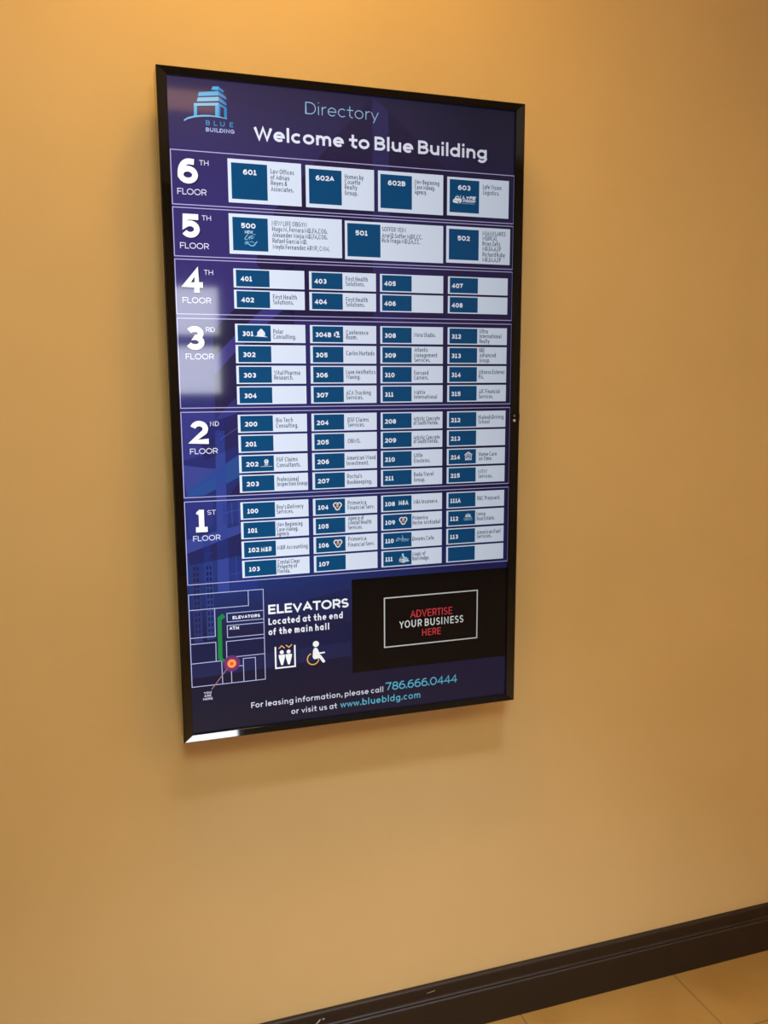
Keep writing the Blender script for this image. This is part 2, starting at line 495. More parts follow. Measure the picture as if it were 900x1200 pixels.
class Art:
    """flat artwork in millimetres on the display: x to the right, z up from its centre"""
    # the screen lies 10 mm behind the front rim: carry the layout measured at the rim to that depth
    K = (1.67390 - 0.075) / (1.67390 - 0.085)

    def __init__(self):
        self.bm = bmesh.new()
        self.mats = []

    def mi(self, mat):
        if mat not in self.mats:
            self.mats.append(mat)
        return self.mats.index(mat)

    def P(self, x, z, lay):
        X = -470.15 + (x + 470.15) * self.K
        Z = 73.19 + (z - 73.19) * self.K
        return self.bm.verts.new((X / 1000, -lay * 0.00030, Z / 1000))

    def poly(self, pts, mat, lay):
        ar = sum(pts[i][0] * pts[(i + 1) % len(pts)][1] - pts[(i + 1) % len(pts)][0] * pts[i][1] for i in range(len(pts)))
        if ar < 0:
            pts = pts[::-1]
        f = self.bm.faces.new([self.P(x, z, lay) for x, z in pts])
        f.material_index = self.mi(mat)

    def rect(self, x0, x1, z0, z1, mat, lay):
        self.poly([(x0, z0), (x1, z0), (x1, z1), (x0, z1)], mat, lay)

    def stroke(self, pts, w, mat, lay, closed=False):
        L_, R_ = offset_polyline(pts, closed, w / 2)
        n = len(pts)
        for i in range(n if closed else n - 1):
            j = (i + 1) % n
            self.poly([L_[i], R_[i], R_[j], L_[j]], mat, lay)

    def outline(self, x0, x1, z0, z1, w, mat, lay):
        self.stroke([(x0, z0), (x1, z0), (x1, z1), (x0, z1)], w, mat, lay, True)

    def disc(self, cx, cz, r, mat, lay, n=28, rz=None):
        rz = r if rz is None else rz
        self.poly([(cx + r * math.cos(2 * math.pi * i / n), cz + rz * math.sin(2 * math.pi * i / n)) for i in range(n)], mat, lay)

    def ring(self, cx, cz, r, w, mat, lay, a0=0, a1=360):
        cl = abs(a1 - a0) >= 360
        p = arc(cx, cz, r, r, a0, a1, 32)
        self.stroke(p[:-1] if cl else p, w, mat, lay, cl)

    def text(self, s, x, z, cap, wt, mat, lay, width=None, k=1.0, track=0.12, align='l', two=False, skew=0.0, word=0.34):
        """monoline text; width = total width to fill, else letters are scaled by k"""
        glyphs = []
        for ch in s:
            if ch == ' ':
                glyphs.append(None); continue
            key = 'a2' if (ch == 'a' and two) else ch
            glyphs.append((key, ch))

        def gap(i):
            """room after glyph i: straight sides stand further apart than round or open ones"""
            if i + 1 >= len(glyphs) or glyphs[i] is None or glyphs[i + 1] is None:
                return 0.0
            r_, l_ = glyphs[i][1], glyphs[i + 1][1]
            return track * cap * (RSB.get(r_, .75) + LSB.get(l_, .75)) / 2

        def measure(k):
            t = 0.0
            for i, g in enumerate(glyphs):
                t += word * cap if g is None else G[g[0]][0] * cap * k + wt * (WIDE.get(g[0], 1.0) if two else 1.0) + gap(i)
            return t
        if width is not None:
            lo, hi = 0.05, 4.0
            for _ in range(40):
                m_ = (lo + hi) / 2
                if measure(m_) < width:
                    lo = m_
                else:
                    hi = m_
            k = lo
        tot = measure(k)
        if align == 'c':
            x -= tot / 2
        elif align == 'r':
            x -= tot
        t = wt
        for gi, g in enumerate(glyphs):
            if g is None:
                x += word * cap; continue
            W, strokes = G[g[0]]
            w_mm = W * cap * k + wt * ((WIDE.get(g[0], 1.0) if two else 1.0) - 1.0)
            lower = g[1] in LOW or g[1] in TALL
            for st in strokes:
                closed = st[-1] == 'c'
                pts = []
                for (px, pz) in (st[:-1] if closed else st):
                    X = x + t / 2 + px * w_mm
                    top = XH * cap if lower else cap
                    zz = pz * cap
                    if zz < 0:
                        Z = zz + t / 2
                    elif zz <= top + 1e-6:
                        Z = t / 2 + zz / top * (top - t)
                    else:
                        Z = zz - t / 2
                    # open straight ends reach the full letter height
                    pts.append((X, Z))
                if not closed:
                    for e_, q_ in ((0, 1), (-1, -2)):
                        dx, dz = pts[e_][0] - pts[q_][0], pts[e_][1] - pts[q_][1]
                        if abs(dz) < 0.2 * abs(dx):
                            pts[e_] = (pts[e_][0] + math.copysign(t / 2, dx), pts[e_][1])
                        elif abs(dx) < 0.35 * abs(dz):
                            l = abs(dz) or 1
                            pts[e_] = (pts[e_][0] + dx / l * t / 2, pts[e_][1] + dz / l * t / 2)
                self.stroke([(X + skew * Z, z + Z) for X, Z in pts], t, mat, lay, closed)
            x += w_mm + t + gap(gi)
        return x

    def build(self, name, parent):
        return finish(self.bm, name, self.mats, parent)


# ------------------------------------------------------------------ the display
D = 0.085                                   # front rim to wall
display = bpy.data.objects.new('directory_display', None)
COL.objects.link(display)
display.location = (0, -D, ZC)
display['label'] = 'tall black framed digital directory screen hanging on the tan wall'
display['category'] = 'display'

HW, HH = 0.350, 0.6091
# bezel: mitred profile swept round the four sides (i = inset from the outer edge, y = depth behind the rim)
PROF = [(0.000, 0.052), (0.000, 0.0022), (0.0008, 0.0007), (0.0024, 0.0), (0.0040, 0.00035),
        (0.0176, 0.00335), (0.0179, 0.0038), (0.0180, 0.0080), (0.0180, 0.0125), (0.0120, 0.0150), (0.0060, 0.052)]
PZ = 0.0131 / 0.0180                        # top and bottom rails are narrower than the sides
bm = bmesh.new()
rings = []
for (i, y) in PROF:
    a, c = HW - i, HH - i * PZ
    rings.append([bm.verts.new(p) for p in ((-a, y, -c), (a, y, -c), (a, y, c), (-a, y, c))])
for q in range(len(PROF)):
    A_, B_ = rings[q], rings[(q + 1) % len(PROF)]
    for i in range(4):
        bm.faces.new((A_[i], A_[(i + 1) % 4], B_[(i + 1) % 4], B_[i]))
bmesh.ops.recalc_face_normals(bm, faces=bm.faces)
bezel = finish(bm, 'bezel', M_BEZEL, display)
bezel['label'] = 'glossy black frame around the screen'

# back housing with a chamfered rear, and the wall mount behind it
bm = bmesh.new()
lv = []
for (a, c, y) in ((HW - 0.007, HH - 0.007, 0.0505), (HW - 0.007, HH - 0.007, 0.056), (HW - 0.06, HH - 0.06, 0.070)):
    lv.append([bm.verts.new(p) for p in ((-a, y, -c), (a, y, -c), (a, y, c), (-a, y, c))])
for q in range(2):
    for i in range(4):
        bm.faces.new((lv[q][i], lv[q][(i + 1) % 4], lv[q + 1][(i + 1) % 4], lv[q + 1][i]))
bm.faces.new(lv[0]); bm.faces.new(lv[-1])
bmesh.ops.recalc_face_normals(bm, faces=bm.faces)
finish(bm, 'back_housing', M_HOUSING, display)
bm = bmesh.new()
add_box(bm, -0.20, 0.20, 0.0702, D, -0.10, -0.05); add_box(bm, -0.20, 0.20, 0.0702, D, 0.05, 0.10)
add_box(bm, -0.13, -0.10, 0.0702, D - 0.004, -0.2, -0.1); add_box(bm, 0.10, 0.13, 0.0702, D - 0.004, -0.2, -0.1)
add_box(bm, -0.13, -0.10, 0.0702, D - 0.004, 0.1, 0.2); add_box(bm, 0.10, 0.13, 0.0702, D - 0.004, 0.1, 0.2)
finish(bm, 'wall_mount', M_HOUSING, display)

# power button, its printed mark and the little sensor nub on the right rail
bm = bmesh.new(); add_disc_cyl(bm, (0.3386, 0.0006, -0.0062), 'y', 0.0027, 0.0032, 28)
o = finish(bm, 'power_button', M_SILVER, display); o['label'] = 'small round silver button on the right rail'
a = Art(); a.K = 1.0
a.ring(338.6, 3.2, 1.5, .8, M_GREYMARK, 0, 130, 410); a.stroke([(338.6, 3.4), (338.6, 6.4)], .8, M_GREYMARK, 0)
mk = a.build('power_symbol', display); mk.location = (0, 0.0012, 0); mk['label'] = 'small grey printed symbol above the button'
mk.rotation_euler = (0, 0, 0)
bm = bmesh.new(); add_box(bm, 0.3495, 0.3520, 0.004, 0.016, -0.006, 0.008)
finish(bm, 'sensor_nub', M_HOUSING, display)

# ---- the lit screen
SY = 0.010
screen = None
W_ = lit((222, 231, 249))
LINE = lit((178, 172, 216))
BLUE = lit((2, 72, 118))
INK = lit((34, 60, 90))
WHITE = lit((236, 238, 248))

bm = bmesh.new()
add_box(bm, -0.3385, 0.3385, 0.0, 0.003, -0.6010, 0.6010)
# the picture shown behind the lettering: dusky violet above, blue in the lower third, navy at the foot
ms, nt, b = new_mat('display_picture')
tc = nt.nodes.new('ShaderNodeTexCoord'); sep = nt.nodes.new('ShaderNodeSeparateXYZ')
nt.links.new(tc.outputs['Object'], sep.inputs[0])
mr = nt.nodes.new('ShaderNodeMapRange'); mr.inputs[1].default_value = -0.6; mr.inputs[2].default_value = 0.6
nt.links.new(sep.outputs['Z'], mr.inputs[0])


def ramp(stops):
    r = nt.nodes.new('ShaderNodeValToRGB')
    e = r.color_ramp.elements
    e[0].position, e[0].color = stops[0][0], (*lin(stops[0][1]), 1)
    e[1].position, e[1].color = stops[-1][0], (*lin(stops[-1][1]), 1)
    for p_, c_ in stops[1:-1]:
        x_ = e.new(p_); x_.color = (*lin(c_), 1)
    return r


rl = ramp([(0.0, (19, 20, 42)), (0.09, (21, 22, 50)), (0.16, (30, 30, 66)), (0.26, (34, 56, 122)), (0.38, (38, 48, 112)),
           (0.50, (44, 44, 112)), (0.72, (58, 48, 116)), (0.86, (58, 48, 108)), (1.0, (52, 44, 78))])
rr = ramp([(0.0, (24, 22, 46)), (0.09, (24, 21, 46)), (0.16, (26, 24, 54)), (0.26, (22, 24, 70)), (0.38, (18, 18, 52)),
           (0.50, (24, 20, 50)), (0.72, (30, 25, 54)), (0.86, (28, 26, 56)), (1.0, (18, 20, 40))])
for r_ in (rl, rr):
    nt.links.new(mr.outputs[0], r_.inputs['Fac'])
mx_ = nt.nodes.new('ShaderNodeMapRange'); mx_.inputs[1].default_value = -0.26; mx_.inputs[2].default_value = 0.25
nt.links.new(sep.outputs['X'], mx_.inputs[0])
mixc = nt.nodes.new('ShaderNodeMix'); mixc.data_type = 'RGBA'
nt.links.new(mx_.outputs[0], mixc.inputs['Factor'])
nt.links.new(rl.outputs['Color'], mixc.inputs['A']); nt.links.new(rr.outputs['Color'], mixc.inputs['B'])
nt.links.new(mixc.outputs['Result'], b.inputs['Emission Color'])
b.inputs['Emission Strength'].default_value = 1.0
b.inputs['Base Color'].default_value = (0.004, 0.004, 0.005, 1)
b.inputs['Roughness'].default_value = 0.05
b.inputs['Specular IOR Level'].default_value = 0.25
screen = finish(bm, 'screen', ms, display)
screen.location = (0, SY, 0)
screen['label'] = 'lit blue and violet screen with the building directory'

# faint picture of the tower behind the lettering
a = Art()
FACETS = [
    ([(35.3, 591.3), (34.8, 383), (-150, 383), (-100, 440), (-22, 530)], (38, 30, 66)),
    ([(43.6, 589.1), (196.0, 465.8), (250, 383), (69, 383), (66.7, 570.3)], (34, 29, 62)),
    ([(35.3, 591.3), (66.7, 570.3), (69.4, 300), (36, 300)], (46, 42, 88)),
    ([(34.8, 383), (34.8, 190), (-120, 190), (-188, 290), (-150, 383)], (36, 28, 66)),
    ([(-116.5, 285.9), (-169.2, 267.4), (-268.0, 165.4), (-269.7, 116.9), (-228.3, 159.9), (-116.9, 264.6)], (32, 27, 62)),
    ([(-117.1, 257.0), (-228.3, 159.9), (-269.7, 116.9), (-270.7, 86.3), (-229.2, 129.3), (-117.7, 226.3)], (58, 52, 122)),
    ([(-117.8, 223.2), (-229.2, 129.3), (-267.6, 86.3), (-270.4, 6.1), (-244.6, 33.7), (-119.3, 148.8)], (34, 29, 68)),
    ([(-119.5, 141.0), (-244.6, 33.7), (-263.5, 26.2), (-121.8, 30.6)], (44, 44, 104)),
    ([(100, 190), (180, 286), (327, 286), (327, 190)], (40, 34, 74)),
    ([(-60, 30), (60, 187), (90, 187), (110, 30)], (46, 42, 92)),
    ([(-329.5, 19.4), (-226.2, 20.9), (-303.5, -60.2), (-329.8, -67.2)], (52, 54, 124)),
    ([(-301.5, -5.8), (-219.9, 20.8), (-221.7, -39.0), (-291.5, -68.5)], (38, 36, 88)),
    ([(-331.6, -75.0), (-304.7, -80), (-272, -84), (-272, -100), (-327, -128)], (58, 66, 138)),
    ([(-327.8, -134.8), (-321.0, -117.7), (-222.4, -55), (-223.7, -98), (-293.7, -132)], (40, 74, 140)),
    ([(-248, -134), (-223.7, -100), (-170, -90), (-170, -134)], (36, 32, 80)),
    ([(-328.0, -144.0), (-278.4, -144), (-280.5, -190), (-324.5, -209.9)], (44, 50, 120)),
    ([(-331, -215), (-226.3, -190), (-226, -206), (-330, -240)], (54, 66, 140)),
    ([(-330, -240), (-226.3, -206), (-227.4, -250), (-325, -262)], (34, 36, 88)),
    ([(-271.0, -14.2), (-254, -14.6), (-254, -318), (-276.0, -318)], (52, 66, 142)),
    ([(-262, -150), (-222, -145), (-222, -183), (-262, -190)], (40, 52, 122)),
    ([(-300, -215), (-288, -212), (-288, -299), (-300, -299)], (42, 56, 128)),
    ([(-323.6, -270), (-306.3, -268), (-306.9, -411.2), (-322.8, -414.5)], (40, 48, 100)),
    ([(-298.4, -240), (-284.1, -240), (-284.3, -406.8), (-298.8, -408.6)], (44, 58, 118)),
    ([(-252, -262), (-200, -256), (-200, -318), (-252, -318)], (36, 50, 122)),
    ([(-104.1, -347.2), (-16, -332), (-16, -360.2), (-104.3, -368)], (28, 36, 82)),
    ([(-331, -412), (-16, -400), (-16, -440), (-331, -452)], (24, 28, 66)),
    ([(-331, -452), (-16, -440), (-16, -470), (-331, -482)], (30, 34, 76)),
]
for pts, c in FACETS:
    a.poly(pts, lit(c), 1)
for zz in range(-405, -272, 11):            # window rows of the pictured tower
    for xx in (-320, -314, -296, -290):
        a.rect(xx, xx + 3.4, zz, zz + 7, lit((26, 30, 74)), 2)
for xx in (-240, -228, -216, -204):
    a.stroke([(xx, -300), (xx, -250)], 1.0, lit((56, 74, 146)), 2)
for xx in (-245, -232):
    a.stroke([(xx, -190), (xx, -148)], 1.0, lit((66, 80, 150)), 2)
a.stroke([(-262, -168), (-222, -160)], 1.0, lit((66, 80, 150)), 2)
a.stroke([(-252, -285), (-200, -278)], 1.0, lit((56, 74, 146)), 2)
a.stroke([(-262, -30), (-222, -4)], 1.0, lit((74, 80, 148)), 2)
a.stroke([(-300, -60), (-282, -42)], 1.0, lit((74, 80, 148)), 2)
for xx in range(-100, -20, 16):
    a.rect(xx, xx + 11, -358, -346, lit((24, 30, 70)), 2)
o = a.build('background_picture', screen)

# heading
a = Art()
a.text('Directory', -91.0, 551.0, 20.6, 1.5, lit((150, 190, 226)), 5, width=138.5, track=.20)
a.build('heading_text', screen)['label'] = 'thin pale blue word at the top of the screen'
a = Art()
a.text('Welcome to Blue Building', -185.8, 499.0, 24.0, 4.6, lit((232, 234, 250)), 5, width=453, track=.15, word=.42)
a.build('welcome_text', screen)['label'] = 'bold white welcome line'

# building emblem
a = Art()
c1, c2, c3 = lit((80, 168, 214)), lit((50, 128, 186)), lit((116, 184, 220))
for pts, c in (
    ([(-255.4, 581.3), (-245.1, 582.3), (-245.3, 576.3), (-257.8, 575.9)], c1),
    ([(-245.1, 582.3), (-236.3, 576.1), (-237.6, 572.7), (-245.2, 576.9)], c2),
    ([(-279.2, 569.8), (-245.3, 574.9), (-245.6, 567.6), (-281.0, 563.2)], c1),
    ([(-245.3, 574.9), (-232.3, 565.6), (-232.4, 561.7), (-245.6, 567.6)], c2),
    ([(-281.3, 561.0), (-245.6, 565.4), (-245.9, 558.5), (-283.2, 554.3)], c3),
    ([(-245.6, 565.4), (-232.4, 556.3), (-232.5, 551.3), (-245.9, 558.5)], c2),
    ([(-288.4, 551.1), (-246.0, 555.6), (-246.1, 550.9), (-288.6, 546.6)], c3),
    ([(-246.0, 555.6), (-232.0, 548.6), (-232.1, 545.0), (-246.1, 550.9)], c2),
    ([(-288.5, 547.1), (-283.1, 547.6), (-283.7, 530.9), (-289.2, 530.4)], c1),
    ([(-251.8, 551.3), (-245.9, 551.8), (-246.4, 532.0), (-252.5, 531.5)], c1),
    ([(-245.9, 551.6), (-243.1, 550.0), (-243.7, 532.0), (-246.4, 531.8)], c2),
    ([(-236.7, 547.0), (-232.0, 545.2), (-232.2, 529.9), (-237.2, 530.6)], c2),
):
    a.poly(pts, c, 5)
sw = [(-306.4, 522.6), (-299.4, 527.2), (-288.0, 530.8), (-274.4, 533.1), (-260.7, 533.9), (-251.5, 533.4), (-242.4, 532.4), (-231.8, 530.4)]
sb = [(-305.9, 520.1), (-299.6, 524.1), (-288.1, 527.8), (-274.5, 530.2), (-260.7, 531.4), (-251.6, 531.3), (-242.4, 530.8), (-231.8, 529.6)]
for i in range(7):
    a.poly([sb[i], sb[i + 1], sw[i + 1], sw[i]], c3, 6)
a.text('BLUE', -269.0, 516.9, 8.0, 1.2, lit((70, 150, 204)), 5, width=47.5, track=.85, k=.8)
a.text('BUILDING', -269.4, 506.3, 6.8, 1.35, lit((172, 184, 232)), 5, width=50, track=.20)
a.build('building_emblem', screen)['label'] = 'light blue building emblem with its name'

# floor panels with their big numerals
SHADE = lit((30, 24, 58))
for zt, zb, num, nx, nw, nz0, nz1, suf, fx, fz in (
        (472.5, 382.0, '6', -320.3, 34.5, 417.4, 459.4, 'TH', -322.0, 398.9),
        (376.8, 294.4, '5', -318.0, 32.0, 326.2, 366.6, 'TH', -321.0, 307.6),
        (289.0, 194.6, '4', -318.1, 34.2, 232.2, 273.5, 'TH', -320.5, 213.6),
        (187.0, 28.0, '3', -318.2, 33.6, 132.0, 173.6, 'RD', -318.8, 115.0),
        (20.6, -135.4, '2', -316.4, 33.2, -37.7, 4.8, 'ND', -317.6, -55.6),
        (-143.2, -299.4, '1', -312.2, 21.4, -200.9, -158.8, 'ST', -318.0, -217.4)):
    a = Art()
    a.outline(-331.2, 327.3, zb, zt, 1.5, LINE, 4)
    h = nz1 - nz0
    a.text(num, nx + 1.6, nz0 - 1.8, h, 9.8, SHADE, 4, width=nw)
    a.text(num, nx, nz0, h, 9.8, lit((246, 247, 252)), 5, width=nw)
    sx = nx + nw + (2.6 if num != '1' else -.4)
    sx = {'6': -282.7, '5': -281.6, '4': -281.2, '3': -281.4, '2': -279.8, '1': -291.6}[num]
    if num == '1':
        sx = -290.6
    a.text(suf, sx, nz1 - 10.0, 8.6, 1.1, lit((222, 222, 242)), 5, width=16.0, track=.2)
    a.text('FLOOR', fx, fz, 10.2, 1.25, lit((226, 226, 244)), 5, width=50.2, track=.14)
    a.build('floor_panel', screen)['label'] = 'outlined panel of floor %s with its big white numeral' % num


# ---- tenant tiles
def emblem_igloo(a, x, z):
    a.poly([(x - 12.5, z - 6.6), (x + 12.5, z - 8.0), (x + 6, z - 6.0), (x + 3, z - 4.4), (x - 5, z - 4.4)], WHITE, 7)
    a.poly([(x - 7.5, z - 5), (x - 7, z + 1.2), (x - 4, z + 4.0), (x - .2, z + 7.4), (x + 3.4, z + 4.4), (x + 6.6, z + .8), (x + 7.4, z - 5)], WHITE, 7)
    for dx in (-4.6, 3.6):
        a.stroke([(x + dx, z - 4), (x + dx * .9, z + 2.6)], .45, lit((130, 176, 204)), 8)
    a.stroke([(x - 1, z - 4), (x - .6, z + 5)], .4, lit((170, 200, 220)), 8)


def emblem_homes(a, x, z):
    a.stroke([(x - 6, z + .6), (x - .6, z + 5), (x + 3.6, z - 1)], 1.3, WHITE, 7)
    a.poly([(x - 1.2, z + 4.6), (x + 3.4, z + 5.6), (x + 4.6, z - 1), (x + 1, z - 2)], WHITE, 7)
    a.poly([(x - 5.6, z - .6), (x - 2.6, z + 1.6), (x - 3.0, z - 3.6), (x - 5.6, z - 3.6)], WHITE, 7)
    a.rect(x - 1.6, x + 5.6, z - 5.4, z - 3.0, WHITE, 7)


def emblem_swirl(a, x, z):
    a.ring(x, z + 2.8, 3.2, 1.7, WHITE, 7, -60, 250)
    a.poly([(x - 3.6, z + 2.4), (x + 3.8, z + 4.4), (x + 1.6, z + .6)], WHITE, 7)
    a.poly([(x - 2.2, z - .2), (x + 2.6, z - .2), (x + 3.4, z - 1.8), (x - 3, z - 1.8)], WHITE, 7)
    a.text('EGF', x, z - 5.0, 2.4, .5, WHITE, 7, align='c')
    a.stroke([(x - 11, z - 6.6), (x + 11, z - 6.6)], .6, WHITE, 7)


def emblem_care(a, x, z):
    a.stroke([(x - 8.6, z + 2.0), (x - .2, z + 8.0), (x + 8.6, z + 2.0)], 1.3, WHITE, 7)
    a.ring(x, z + .8, 4.6, 1.1, WHITE, 7)
    a.stroke([(x - 6.6, z + 2), (x - 6.6, z - 4.4)], 1.1, WHITE, 7)
    a.stroke([(x + 6.6, z + 2), (x + 6.6, z - 4.4)], 1.1, WHITE, 7)
    a.stroke([(x - 3, z + 1.2), (x, z + 3), (x + 3, z + 1.2)], 1, WHITE, 7)
    a.stroke([(x, z + 3), (x, z - 2)], 1, WHITE, 7)
    a.rect(x - 7, x + 7, z - 8.6, z - 5.0, WHITE, 7)
    a.text('CARE', x, z - 8.0, 2.2, .5, BLUE, 8, align='c')


def emblem_mother(a, x, z):
    c = lit((142, 196, 226))
    a.text('NEW', x - 8.4, z + 8.0, 5.2, 1.1, lit((196, 224, 242)), 7, width=14.5, track=.1)
    a.stroke([(x + 5, z + 8.4), (x + 8, z + 6.4), (x + 11, z + 7.2)], .8, c, 7)
    a.stroke([(x - 2.5, z + 6), (x - 6.5, z + 3), (x - 8.8, z - 1.4), (x - 7, z - 3.0), (x - 4, z - 1.4)], 1.2, c, 7)
    a.stroke([(x - 3, z - 1.6), (x - .6, z + 2.4), (x + .6, z + 3.4), (x - .4, z - 2.4)], 1.1, c, 7)
    a.stroke([(x + .4, z + .4), (x + 3.4, z + 4.8), (x + 5, z + 4.6), (x + 2.8, z - 1), (x + 6, z + .4), (x + 8, z + 3)], 1.1, c, 7)
    a.stroke([(x - 9, z - 9.2), (x - 6, z - 6.2), (x - 2.6, z - 6.6), (x - 4, z - 9.4), (x - 8, z - 10.4)], 1.3, c, 7)
    a.stroke([(x - 3, z - 9.4), (x + 2, z - 13), (x + 7.4, z - 12.6), (x + 10.4, z - 8.6), (x + 13.4, z - 5.2)], 1.6, c, 7)
    a.stroke([(x - .4, z - 6.6), (x + 4.4, z - 5.6), (x + 8.4, z - 8.0)], .9, c, 7)


def emblem_truck(a, x, z):
    a.poly([(x - 26, z - 6), (x - 26, z - 1.4), (x - 22, z + 1), (x - 20.6, z + 5), (x - 13, z + 5.4), (x - 12.4, z + 1), (x - 8, z + 1), (x - 8, z - 5), (x - 13, z - 8), (x - 22, z - 7)], WHITE, 7)
    a.stroke([(x - 17, z + 5), (x - 17, z + 7.6)], .8, WHITE, 7)
    a.stroke([(x - 10, z + 1), (x - 10, z + 8)], .8, WHITE, 7)
    a.rect(x - 19.6, x - 14, z + 1.6, z + 3.8, BLUE, 8)
    a.stroke([(x - 24, z - 2.6), (x - 11, z - 3.6)], .8, BLUE, 8)
    a.disc(x - 14.4, z - 6.2, 1.6, BLUE, 8)
    a.text('LYFE', x - 6.4, z + .8, 5.8, 1.6, WHITE, 7, width=27, skew=.35)
    a.text('VISION', x - 7.0, z - 5.0, 5.2, 1.4, WHITE, 7, width=27, skew=.3)
    a.stroke([(x - 8, z - 7.4), (x + 19, z - 7.4)], .8, lit((150, 180, 200)), 7)


def emblem_trefoil(a, x, z):
    for dx, dz in ((-3.6, 2.0), (3.6, 2.0), (0, -3.4)):
        a.disc(x + dx, z + dz, 5.3, lit((232, 228, 232)), 7)
    for dx, dz in ((-3.2, 1.8), (3.2, 1.8), (0, -2.8)):
        a.disc(x + dx, z + dz, 3.4, lit((84, 70, 80)), 8)
    a.disc(x, z + .6, 2.5, lit((214, 176, 168)), 9)
    a.stroke([(x - 2.4, z + 2.6), (x, z + 4.2), (x + 2.4, z + 2.6)], .9, lit((226, 220, 224)), 10)
    a.disc(x - .8, z + .2, .8, lit((120, 60, 58)), 10)
    a.disc(x + 1.2, z + .2, .8, lit((120, 60, 58)), 10)
    a.stroke([(x - 1.6, z - 2.0), (x + 1.6, z - 2.0)], .8, lit((226, 220, 224)), 10)


def emblem_cafe(a, x, z):
    c = lit((168, 204, 224))
    a.stroke([(x - 14, z - 3.6), (x - 11, z + 1.6), (x - 7.4, z + 2.2), (x - 9, z - 2.6), (x - 13, z - 4.6)], .9, c, 7)
    a.stroke([(x - 6.4, z - 3), (x - 5, z + .6), (x - 3, z - 1)], .8, c, 7)
    a.stroke([(x - 3.4, z - 3.6), (x - 1, z - 1), (x + 1, z - 3), (x + 3, z - .4), (x + 4, z - 3)], .8, c, 7)
    a.stroke([(x + 4, z - 3), (x + 6, z - .4), (x + 7.6, z - 2.6), (x + 9.4, z - .4), (x + 11, z - 2.4), (x + 14.4, z - .6)], .8, c, 7)
    a.stroke([(x - .4, z + 1), (x + .8, z + 4), (x - .6, z + 7)], .9, c, 7)
    a.stroke([(x - 2.4, z + 1), (x + 2.8, z + .6)], .9, c, 7)
    a.stroke([(x - 2, z - 5.2), (x + 13, z - 4.6)], .6, c, 7)


def emblem_magic(a, x, z):
    c = lit((178, 212, 232))
    a.disc(x - 1.4, z + 6.0, 2.3, c, 7)
    a.poly([(x - 3, z + 4.6), (x + 1, z + 4.4), (x + 1.6, z + 1), (x + 7, z + .4), (x + 4, z - 2.4), (x - 1, z - 1.6)], c, 7)
    a.stroke([(x - 6.4, z + 1.8), (x - 4, z - .4)], .8, c, 7)
    a.text('Magic', x - 9.6, z - 7.2, 6.6, 1.3, WHITE, 7, width=20, skew=.2)
    a.poly([(x - 9.6, z - 8.6), (x + 12, z - 6.6), (x + 12, z - 8.2), (x + 2, z - 9.6), (x, z - 11.6), (x - 2, z - 9.8)], WHITE, 7)


def emblem_crown(a, x, z):
    a.poly([(x - 9, z + .2), (x - 5.6, z + 2), (x - 5.8, z + 6.6), (x - 2.6, z + 5), (x - .4, z + 8.6), (x + 2, z + 5), (x + 5.2, z + 6.2), (x + 5, z + 1.6), (x + 8.4, z - .4), (x + 3, z), (x - 3, z + .4)], lit((206, 220, 232)), 7)
    a.ring(x - .2, z + 3.2, 1.6, .6, BLUE, 8)
    a.text('LEESA', x - 9.6, z - 4.8, 3.6, .8, lit((150, 184, 208)), 7, width=19)
    a.stroke([(x - 9.6, z - 6.4), (x + 9.4, z - 6.0)], .7, lit((150, 184, 208)), 7)


def emblem_letters(s):
    def f(a, x, z):
        a.text(s, x, z - 4.6, 9.2, 1.9, lit((224, 232, 240)), 7, width=20.5, align='l', track=.1)
    return f


def tile(x0, x1, z0, z1, bx0, bx1, bz0, bz1, num, lines, emb=None, ncx=None, nz=None, nx=None, cap=8.4, wt=1.02):
    a = Art()
    a.rect(x0, x1, z0, z1, W_, 4)
    a.rect(bx0, bx1, bz0, bz1, BLUE, 5)
    if num:
        if ncx is not None:
            a.text(num, ncx, nz - .3, 8.9, 2.1, WHITE, 6, align='c', track=.16, width=sum(6.6 if c == '1' else 8.7 for c in num))
        else:
            a.text(num, nx, nz - .3, 8.8, 2.1, WHITE, 6, track=.16, width=sum(5.0 if c == '1' else 7.7 for c in num))
    for (tx, tz, tx1, s) in lines:
        a.text(s, tx, tz + .4, cap, wt, INK, 6, width=tx1 - tx, two=True, track=.13, word=.30)
    if emb:
        emb[0](a, emb[1], emb[2])
    o = a.build('suite_tile', screen)
    nm = 'suite ' + num if num else 'an unnumbered suite'
    o['label'] = 'white and blue tile of ' + nm
    return o


# sixth floor
tile(-233.5, -101, 390.3, 464.6, -227.5, -163.2, 396.6, 458.2, '601',
     [(-157.1, 443.4, -114.4, 'Law Offices'), (-157.3, 433.4, -123.3, 'of Adrian'), (-157.0, 423.5, -127.3, 'Reyes &'), (-157.1, 413.3, -115.9, 'Associates.')],
     ncx=-194.6, nz=439.3)
tile(-92.8, 37.8, 390.0, 463.4, -86.8, -25.0, 396.6, 457.6, '602A',
     [(-19.1, 443.6, 17.1, 'Homes by'), (-19.2, 434.5, 11.0, 'Cosette'), (-19.3, 425.2, 4.8, 'Realty'), (-19.4, 415.0, 5.5, 'Group.')],
     ncx=-56.6, nz=438.2)
tile(45.6, 177.0, 390.0, 463.6, 50.2, 113.0, 396.6, 457.5, '602B',
     [(118.4, 443.5, 168.2, 'New Beginning'), (118.4, 434.2, 159.7, 'Case Manag.'), (118.4, 425.2, 142.6, 'Agency.')],
     ncx=82.4, nz=438.6)
tile(185.2, 316.0, 390.8, 462.0, 190.2, 252.3, 397.0, 457.8, '603',
     [(259.9, 443.2, 299.4, 'Lyfe Vision'), (260.1, 432.8, 295.1, 'Logistics.')], (emblem_truck, 223.0, 421.5),
     ncx=220.6, nz=439.1)
